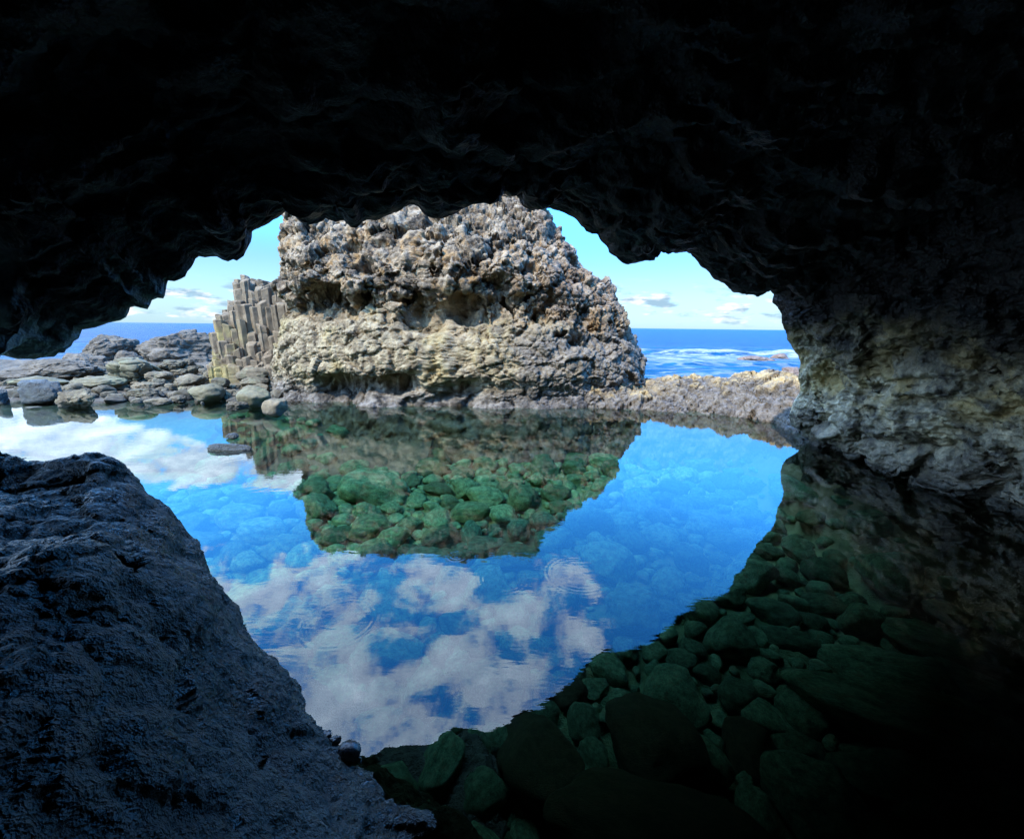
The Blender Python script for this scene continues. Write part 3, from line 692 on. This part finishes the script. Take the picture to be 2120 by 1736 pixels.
B_('dark square boulder below the foot of the column cluster', 1345, 300, 140, 58, 18, z0=.15, **rough)
B_('angular grey boulder right of the wide rounded one', 1555, 405, 145, 75, 19, z0=.05, rough=.2, fine=.03, facets=9)
B_('large dark grey wedge boulder leaning against the foot of the stack', 1800, 365, 260, 105, 20, z0=.1, rough=.2, fine=.04)
B_('long flat grey boulder below the dark wedge boulder', 1805, 400, 215, 70, 21, z0=.04, **smooth)
B_('small dark boulder at the right end of the shore beside the stack', 1942, 375, 100, 60, 22, z0=.04, **smooth)
B_('grey boulder behind the large pale green one', 1845, 450, 170, 70, 23, **smooth)
B_('large pale green smooth boulder standing in the shallows', 1800, 545, 240, 140, 24, M_PALE, ratio=.85, rough=.2, fine=.015)
B_('small barnacled dark boulder left of the large pale green one', 1690, 570, 150, 70, 25, **rough)
B_('rounded two toned boulder farthest right of the shore, alone in the pool', 1966, 605, 200, 112, 26, ratio=.85, rough=.15, fine=.02, facets=7)
B_('tortoise backed boulder with deep cracks across its top', 895, 345, 350, 145, 27, M_PALE, z0=.15, ratio=.75, rough=.1, fine=.012, crackle=.10, sub=6)
B_('long smooth pale boulder running down to the mossy peaked one', 640, 400, 400, 80, 28, M_PALE, z0=.1, ratio=.55, **smooth)
B_('pale smooth boulder right of the mossy peaked one', 800, 365, 190, 60, 29, M_PALE, z0=.05, **smooth)
B_('mottled pale boulder in front of the tortoise backed one', 815, 410, 130, 50, 30, M_PALE, z0=.0, **smooth)
B_('long low pale boulder behind the broad dark round one', 215, 395, 470, 70, 31, M_PALE, z0=.1, ratio=.45, **smooth)
B_('dark blunt boulder cut by the left edge of the photo', -20, 520, 110, 100, 32, M_BOULDER_DARK, **smooth)
B_('grey boulder with a dark hollow left of the large pale green one', 1640, 490, 150, 70, 33, **rough)
B_('flat topped grey boulder left of the wedge boulder', 1680, 430, 180, 60, 34, **rough)
B_('grey broken boulder under the column cluster', 1180, 275, 220, 70, 35, depth=9.9, **rough)
B_('stubby boulder on the rubble right of the broken one', 1310, 250, 130, 55, 36, depth=10.2, **rough)
B_('flat dark boulder between the tortoise backed one and the columns', 1260, 310, 140, 45, 37, z0=.15, **rough)
B_('grey chunky boulder behind the wide rounded one', 1500, 345, 150, 75, 38, z0=.1, **rough)
B_('short round boulder left of the angular grey one', 1430, 375, 90, 60, 39, z0=.05, **smooth)
B_('small boulder wedged behind the flat layered pale one', 1120, 395, 120, 55, 40, z0=.05, **rough)
B_('squat brown boulder in front of the humped one', 925, 350, 100, 50, 41, z0=.1, **rough)
B_('long thin dark boulder lying in the pool under the column reflection', 1615, 850, 380, 44, 42, M_BOULDER_DARK, ratio=.22, sink=.9, rough=.3, fine=.05)
B_('tiny dark boulder above the long thin one in the pool', 1657, 765, 92, 34, 43, M_BOULDER_DARK, sink=.4, **smooth)
tag(boulder('flat_stone', '', 'stone', 735, 488, 120, 16, 44, M_PALE, **smooth), 'flat pale slab in the water below the mossy peaked boulder', 'stone')
tag(boulder('flat_stone', '', 'stone', 212, 552, 92, 16, 45, M_PALE, **smooth), 'small white flat stone in front of the broad dark round boulder', 'stone')
tag(boulder('flat_stone', '', 'stone', 640, 470, 80, 16, 46, M_PALE, **smooth), 'pale flat slab left of the flat slab below the mossy peak', 'stone')
tag(boulder('pebble', '', 'pebble', 1457, 520, 28, 22, 47, M_PALE, sub=4, **smooth), 'white pebble in the water before the notched boulder', 'pebble')
# pebbles heaped at the left foot of the stack
k = 0
for (x, y, w, h, lab) in [(1958,402,55,40,'pale angular stone in the gap between shore and stack'),(1975,430,50,32,'grey round stone below the pale angular one at the stack foot'),(1945,440,45,40,'dark stone beside the stack foot above the two toned boulder'),(2020,415,40,30,'small stone in the pocket of the stack foot'),(2060,440,60,36,'grey stone on the stack foot right of the pocket stones'),(1940,470,60,30,'flat stone at the waterline behind the two toned boulder'),(2375,470,70,52,'pale single stone lying under the dark tide hollow of the stack'),(2450,440,45,32,'small grey stone right of the pale single one')]:
    tag(boulder('stone', '', 'stone', x, y, w, h, 60 + k, M_SHORE, sub=4, group='stones at the foot of the stack', **smooth), lab, 'stone'); k += 1

# loose stones that fill the gaps of the shore
vs = []
for k in range(10):
    V, Fc = lump_verts(4, 700 + k, rough=.22, fine=.05, facets=7, blocky=.06); V = V / np.abs(V).max(0)
    o = mesh_obj('stone', V, Fc, M_SHORE); vs.append(o.data); bpy.data.objects.remove(o)
rs = random.Random(5)
for k in range(230):
    px = rs.uniform(60, 2000); py = rs.uniform(270, 500); p = on_plane(*za2(px, py), 0, SL, Y0)
    if p[1] < 8.0 or p[1] > 12: continue
    a = min(.2, max(.04, rs.lognormvariate(math.log(.11), .35)))
    o = bpy.data.objects.new('stone', vs[k % 10]); C.objects.link(o); o.scale = (a, a * rs.uniform(.7, 1), a * rs.uniform(.5, .8)); o.rotation_euler = (rs.uniform(-.3, .3), rs.uniform(-.3, .3), rs.uniform(0, 6.3))
    o.location = (p[0], p[1], float(shore_z(np.array(p[0]), np.array(p[1]))) + a * .3)
    w = 'left' if px < 700 else ('middle' if px < 1400 else 'right')
    tag(o, 'small grey stone in the gaps between the boulders, %s third of the far shore' % w, 'stone', 'small stones of the %s third of the far shore' % w)

# rough outcrops behind the shore
def outcrop(label, cx, yb, w, h, seed, depth, ratio=.7, **kw):
    h = h * .9
    return boulder('rock_outcrop', label, 'rock outcrop', cx, yb, w, h, seed, M_OUTCROP, depth=depth, ratio=ratio, sub=6, group='rough grey outcrops between the shore and the sea', **dict(dict(rough=.25, fine=.07, blocky=.13, sink=.3), **kw))
outcrop('broad dark grey outcrop on the skyline left of the columns, sea behind it', 1205, 215, 700, 235, 71, 12.6)
outcrop('grey outcrop right under the dark roof tip, sea water beyond', 690, 200, 440, 185, 72, 12.4)
outcrop('flat rough outcrop along the left edge under the hanging rock', 250, 345, 760, 150, 73, 9.6, ratio=.4)
outcrop('rough outcrop with a bluish face left of the tortoise backed boulder', 560, 300, 330, 150, 74, 10.6)
outcrop('low outcrop hump directly behind the tortoise backed boulder', 890, 235, 180, 105, 75, 11.2)
outcrop('narrow outcrop block left of the tortoise backed boulder', 775, 275, 130, 80, 76, 10.8)
# reef rocks in the surf
def reef(label, cx, cy, w, h, seed):
    px, py = cx, cy
    p = on_plane(px, py, SEAZ); m = p[1] / FPX
    V, Fc = lump_verts(5, seed, rough=.25, fine=.06, blocky=.12); V = V / np.abs(V).max(0) * np.array([w * m / 2, w * m / 3, h * m])
    o = mesh_obj('reef_rock', V, Fc, M_SEAROCK); o.location = p
    return tag(o, label, 'rock', 'reddish reef rocks in the surf')
reef('flat reddish reef rock in the white surf', 1568, 745, 80, 9, 81)
reef('second reddish reef rock in the surf, nearer the cave wall', 1615, 742, 42, 11, 82)
reef('reddish reef rock at the cave wall edge behind the ledge', 1640, 775, 60, 16, 83)

# ================================================================== COBBLES ON THE POOL BED
variants = []
for k in range(12):
    V, Fc = lump_verts(4, 1000 + k, rough=.2, fine=.045, facets=6)
    V = V / np.abs(V).max(0)
    me = bpy.data.objects.remove
    o = mesh_obj('cobble', V, Fc, M_COBBLE); variants.append(o.data); bpy.data.objects.remove(o)
placed = []
def put_cobble(x, y, a, b, c, rz, label, group=None, name='cobble', cat='cobble', sinkf=.35, mat=None):
    o = bpy.data.objects.new(name, variants[len(placed) % 12]); C.objects.link(o)
    if mat:
        o.data = o.data.copy(); o.data.materials[0] = mat
    o.scale = (a, b, c); o.rotation_euler = (random.uniform(-.15, .15), random.uniform(-.15, .15), rz)
    zb = float(bed_z(np.array(x), np.array(y)))
    o.location = (x, y, min(zb + c * (1 - sinkf), -.3 - c * 1.1)); placed.append((x, y, max(a, b)))
    return tag(o, label, cat, group)
def zb5(x, y): return ((1900 + x * .8453) / K, (1800 + y * .8453) / K)
big = [(1690,900,720,270,-.42,'longest submerged boulder, a dark whaleback in the right foreground'),(1570,690,420,170,-.45,'long dark submerged boulder just beyond the whaleback'),(880,560,195,190,0,'round dark submerged boulder standing out left of the long ones'),
(1230,455,95,90,.6,'pale upright submerged stone right of the round dark boulder'),(1135,535,190,95,-.3,'flat green submerged stone under the pale upright one'),(665,610,140,95,0,'smooth pale green submerged stone left of the round dark boulder'),(550,580,120,90,0,'green submerged stone at the edge of the sky reflection'),
(775,665,115,85,0,'speckled submerged stone below the round dark boulder'),(520,960,340,330,.3,'big brown mossy submerged boulder in deep shade at the bottom'),(1175,965,160,120,-.2,'bright green egg shaped submerged stone left of the whaleback'),(1040,860,170,120,-.7,'leaning green submerged stone above the egg shaped one'),
(910,760,130,140,-.5,'white flecked green submerged stone right of the brown mossy boulder'),(1570,1120,330,200,-.4,'wide grey green submerged boulder below the whaleback'),(1240,1210,310,260,-.3,'broad grey submerged boulder with a pale patch beside it'),(1790,1300,240,190,-.3,'smooth dark submerged boulder near the bottom right corner'),
(2020,1190,240,170,-.4,'reddish submerged boulder at the right edge of the photo'),(395,1160,105,115,0,'egg shaped grey green submerged stone under the brown mossy boulder'),(290,1000,115,140,.3,'tall green submerged stone left of the brown mossy boulder'),(185,745,150,130,.2,'cut faced submerged stone under the cave roof reflection'),
(1050,420,200,120,-.4,'green submerged boulder beyond the round dark one'),(1270,385,160,90,-.3,'flat submerged stone behind the pale upright one'),(1850,600,380,130,-.4,'mossy flat submerged boulder close to the right wall'),(1950,760,330,150,-.4,'green submerged boulder right of the whaleback'),
(560,1330,760,210,-.1,'huge flat dark submerged rock along the bottom edge'),(60,1060,330,380,.7,'sloping dark submerged rock touching the near boulder'),(950,980,180,180,-.6,'shaded dark submerged stone right of the brown mossy boulder'),(1450,1000,130,80,-.3,'small grey submerged stone under the whaleback'),(1500,1330,150,150,0,'dim submerged stone with a pale streak at the bottom edge')]
for (x, y, w, h, rz, lab) in big:
    px, py = zb5(x, y); p = on_plane(px, py, -.85); m = np.linalg.norm(p - CAM) / FPX * .8453 / K * .93
    a = w * m / 2; b = max(h * m / 2 * 1.15, a * .45); b = min(b, a * 1.2)
    o = put_cobble(p[0], p[1], a, b, min(.55 * b, .34), rz, lab, 'large stones on the pool bed', 'submerged_boulder', 'boulder', mat=M_DARKSUB if any(k in lab for k in ('brown mossy submerged', 'huge flat', 'sloping', 'cut faced', 'shaded dark')) else None)
for (px, py, wpx, lab) in [(770,1000,135,'biggest green boulder seen under water in the reflection of the stack'),(760,1070,95,'mossy underwater boulder below the biggest one in the stack reflection'),(910,1085,85,'oval underwater boulder in the middle of the stack reflection'),(1000,1010,90,'light green underwater boulder right in the stack reflection'),(880,1135,110,'underwater boulder at the lower rim of the stack reflection'),(1010,1105,90,'brownish underwater boulder at the right rim of the stack reflection')]:
    p = on_plane(px, py, -.8); a = wpx * np.linalg.norm(p - CAM) / FPX / 2
    put_cobble(p[0], p[1], a, a * .75, a * .5, random.uniform(-.4, .4), lab, 'large stones on the pool bed', 'submerged_boulder', 'boulder')
cand = []
for _ in range(42000):
    x, y = random.uniform(-5.2, 4.0), random.uniform(.5, 7.75)
    if x < -.85 * y + .1 * 0 and y < 2.4: continue
    rad = min(.34, max(.045, random.lognormvariate(math.log(.076), .45)))
    cand.append((rad, x, y))
cand.sort(reverse=True)
cell = {}
def near_ok(x, y, r, f):
    for i in range(int((x - .7) // .4), int((x + .7) // .4) + 1):
        for j in range(int((y - .7) // .4), int((y + .7) // .4) + 1):
            for (a, b, c) in cell.get((i, j), ()):
                if (a - x) ** 2 + (b - y) ** 2 < (f * (c + r)) ** 2: return False
    return True
for (x, y, r) in placed: cell.setdefault((int(x // .4), int(y // .4)), []).append((x, y, r * .8))
field = []
for rad, x, y in cand:
    if near_ok(x, y, rad, .80):
        cell.setdefault((int(x // .4), int(y // .4)), []).append((x, y, rad)); field.append((rad, x, y))
field.sort(key=lambda f: -f[0] / math.hypot(f[1], f[2], 2.3) )
NIND = 300 - len(placed)
def region(x, y, rad):
    lat = x / y
    sz = 'large' if rad > .2 else ('medium' if rad > .13 else 'small')
    if lat > .55: w = 'in the green shallows along the right cave wall' if y > 2.6 else 'in the dark right foreground'
    elif lat > .12: w = 'under the blue sky reflection right of the stack reflection' if y > 3.4 else 'in the dark water before the sky reflection'
    elif y > 4.4: w = 'inside the reflection of the stack'
    elif y > 2: w = 'under the cloud reflection in mid pool'
    else: w = 'in the black water beside the near boulder'
    return f'{sz} rounded green cobble under water ' + w
for rad, x, y in field[:NIND]:
    lab = region(x, y, rad)
    put_cobble(x, y, rad, rad * random.uniform(.65, .95), rad * random.uniform(.45, .7), random.uniform(0, 6.28), lab, lab.replace('cobble', 'cobbles'))
small = [lump_verts(3, 1000 + k, rough=.2, fine=.04, facets=6)[0] for k in range(12)]; small = [V / np.abs(V).max(0) for V in small]
bv, bf, nb_ = [], [], 0
for i, (rad, x, y) in enumerate(field[NIND:]):
    V = small[i % 12] * np.array([rad, rad * random.uniform(.65, .95), rad * random.uniform(.45, .7)])
    a = random.uniform(0, 6.28); R = np.array([[math.cos(a), -math.sin(a), 0], [math.sin(a), math.cos(a), 0], [0, 0, 1]])
    V = V @ R.T + np.array([x, y, float(bed_z(np.array(x), np.array(y))) + rad * .35])
    bv.append(V); bf.append(ICO[3][1] + nb_); nb_ += len(V)
o = mesh_obj('small_cobbles', np.concatenate(bv), np.concatenate(bf), M_COBBLE)
tag(o, 'smaller green cobbles filling the gaps of the pool bed', 'cobbles', kind='stuff')

# shells on the near boulder's waterline
for (px, py, w, lab) in [(655,1512,16,'black shell lump highest on the rim of the near boulder'),(672,1522,20,'knobbly black shell lump on the rim of the near boulder'),(692,1534,18,'black shell lump next above the round glossy snail')]:
    p = on_plane(px, py, .02); a = w * np.linalg.norm(p - CAM) / FPX / 2
    V, Fc = lump_verts(4, int(px), rough=.35, fine=.06, blocky=.15); o = mesh_obj('shell', V / np.abs(V).max(0) * a * np.array([1.15, 1, .8]), Fc, M_MUSSEL); o.location = p
    tag(o, lab, 'shell', 'black shells on the near boulder')
p = on_plane(722, 1556, .03); V, Fc = lump_verts(4, 7, rough=.06, fine=.01, facets=1)
o = mesh_obj('sea_snail', V * 16 * np.linalg.norm(p - CAM) / FPX * np.array([1.1, 1, .8]), Fc, M_MUSSEL); o.location = p
tag(o, 'round glossy black sea snail at the waterline of the near boulder', 'snail')

# ================================================================== LIGHT, SKY, CAMERA
SUN_EL, SUN_AZ = 50.0, 224.0              # azimuth of the sun, clockwise from +Y (ahead): behind and to the left
sd = np.array([math.sin(math.radians(SUN_AZ)) * math.cos(math.radians(SUN_EL)), math.cos(math.radians(SUN_AZ)) * math.cos(math.radians(SUN_EL)), math.sin(math.radians(SUN_EL))])
sl = bpy.data.lights.new('sun', 'SUN'); sl.energy = 3.0; sl.angle = math.radians(.53); sl.color = (1, .90, .76)
so = bpy.data.objects.new('sun', sl); C.objects.link(so)
from mathutils import Vector
so.rotation_euler = Vector(sd).to_track_quat('Z', 'Y').to_euler(); so.location = (-6, -6, 14)

def build_world():
    t = NT('World', True); bpy.context.scene.world = t.m
    sky = t.n('ShaderNodeTexSky', sky_type='NISHITA', sun_disc=False, sun_elevation=math.radians(SUN_EL), sun_rotation=math.radians(SUN_AZ), altitude=0, air_density=1.0, dust_density=.6, ozone_density=2.2)
    v = t.n('ShaderNodeTexCoord').outputs['Generated']
    x, y, z = t.xyz(v)[:3]
    base = t.n('ShaderNodeHueSaturation', {'Color': sky.outputs[0], 'Saturation': 1.3, 'Value': 1.0}).outputs[0]
    el0 = t.math('DIVIDE', z, t.math('MAXIMUM', t.math('SQRT', t.math('ADD', t.math('MULTIPLY', x, x), t.math('MULTIPLY', y, y))), .05))
    base = t.mix(1.0, base, t.mix(t.mr(el0, .12, .42), (.58, .72, .95), (1.5, 4.2, 5.6)), 'MULTIPLY')
    zc = t.math('MAXIMUM', z, .015)
    pv = t.n('ShaderNodeCombineXYZ', {0: t.math('DIVIDE', x, t.math('ADD', zc, .12)), 1: t.math('DIVIDE', y, t.math('ADD', zc, .12)), 2: 0.0}).outputs[0]
    yc = t.math('MAXIMUM', y, .05)
    lat = t.math('DIVIDE', x, yc); el = t.math('DIVIDE', z, yc)
    n = t.noise(pv, 4.3, 10, .62, .3)
    # high broken cloud overhead and ahead
    wob = t.math('MULTIPLY', t.math('SUBTRACT', t.noise(pv, .9, 4), .5), .5)
    hi = t.math('MULTIPLY', t.mr(t.math('ADD', t.math('SUBTRACT', el, t.math('MULTIPLY', lat, .08)), t.math('MULTIPLY', wob, .35)), .52, .66), t.mr(t.math('ADD', lat, wob), .5, .18))
    lx = t.math('ADD', lat, 1.1)
    le = t.math('SUBTRACT', t.math('SUBTRACT', el, t.math('MULTIPLY', lx, .28)), t.math('MULTIPLY', wob, .12))
    lu = t.math('SUBTRACT', t.math('SUBTRACT', el, t.math('MULTIPLY', lx, .10)), t.math('MULTIPLY', wob, .2))
    lo = t.math('MULTIPLY', t.math('MULTIPLY', t.mr(le, .165, .215), t.mr(lu, .43, .34)), t.mr(t.math('ADD', lat, t.math('MULTIPLY', wob, .3)), -.38, -.52))
    cov = t.math('MAXIMUM', hi, lo)
    thr = t.math('SUBTRACT', .74, t.math('ADD', t.math('MULTIPLY', cov, .312), t.math('MULTIPLY', lo, .09)))
    cm = t.mr(t.math('SUBTRACT', n, thr), 0, .10)
    # low bank of small cumulus near the horizon
    hv = t.n('ShaderNodeCombineXYZ', {0: t.math('MULTIPLY', lat, 9.0), 1: t.math('MULTIPLY', el, 34.0), 2: 0.0}).outputs[0]
    hn = t.noise(hv, .75, 7, .6)
    hb = t.math('MULTIPLY', t.math('MULTIPLY', t.mr(el, .0, .02), t.mr(el, .115, .07)), t.mr(y, .0, .2))
    hm = t.math('MULTIPLY', t.mr(hn, .49, .6), hb)
    shade = t.mr(t.noise(hv, 1.3, 5), .42, .6)
    hcol = t.mix(shade, (1.4, 2.15, 2.8), (4.3, 4.4, 4.5))
    veil = t.math('MULTIPLY', t.mr(el, .19, .0), .6)
    ccol = t.mix(t.mr(t.math('SUBTRACT', n, thr), .06, .34), (10, 13.5, 19), (20.5, 26, 32))
    ccol = t.mix(1.0, ccol, t.mix(lo, (1, 1, 1), (.5, .47, .43)), 'MULTIPLY')
    base = t.mix(veil, base, (1.75, 2.9, 3.6))
    c = t.mix(hm, base, hcol)
    c = t.mix(t.math('MULTIPLY', cm, .92), c, ccol)
    bg = t.n('ShaderNodeBackground', {0: c, 1: .12})
    t.t.links.new(bg.outputs[0], t.t.nodes.new('ShaderNodeOutputWorld').inputs[0])
build_world()

cd = bpy.data.cameras.new('camera'); co = bpy.data.objects.new('camera', cd); C.objects.link(co)
cd.sensor_width = 36; cd.sensor_fit = 'HORIZONTAL'; cd.lens = FPX / 2119 * 36; cd.clip_start = .02; cd.clip_end = 20000
M = Matrix.Identity(4)
for r in range(3):
    M[r][0], M[r][1], M[r][2], M[r][3] = _R[r], _U[r], -_F[r], CAM[r]
co.matrix_world = M
sc = bpy.context.scene; sc.camera = co
sc.render.engine = 'CYCLES'
sc.view_settings.view_transform = 'Standard'; sc.view_settings.look = 'None'; sc.view_settings.gamma = 1; sc.view_settings.exposure = 1.3
sc.cycles.use_denoising = True; sc.cycles.max_bounces = 8; sc.cycles.diffuse_bounces = 3; sc.cycles.transparent_max_bounces = 8
sc.cycles.sample_clamp_indirect = 6.0; sc.cycles.caustics_reflective = False; sc.cycles.caustics_refractive = False
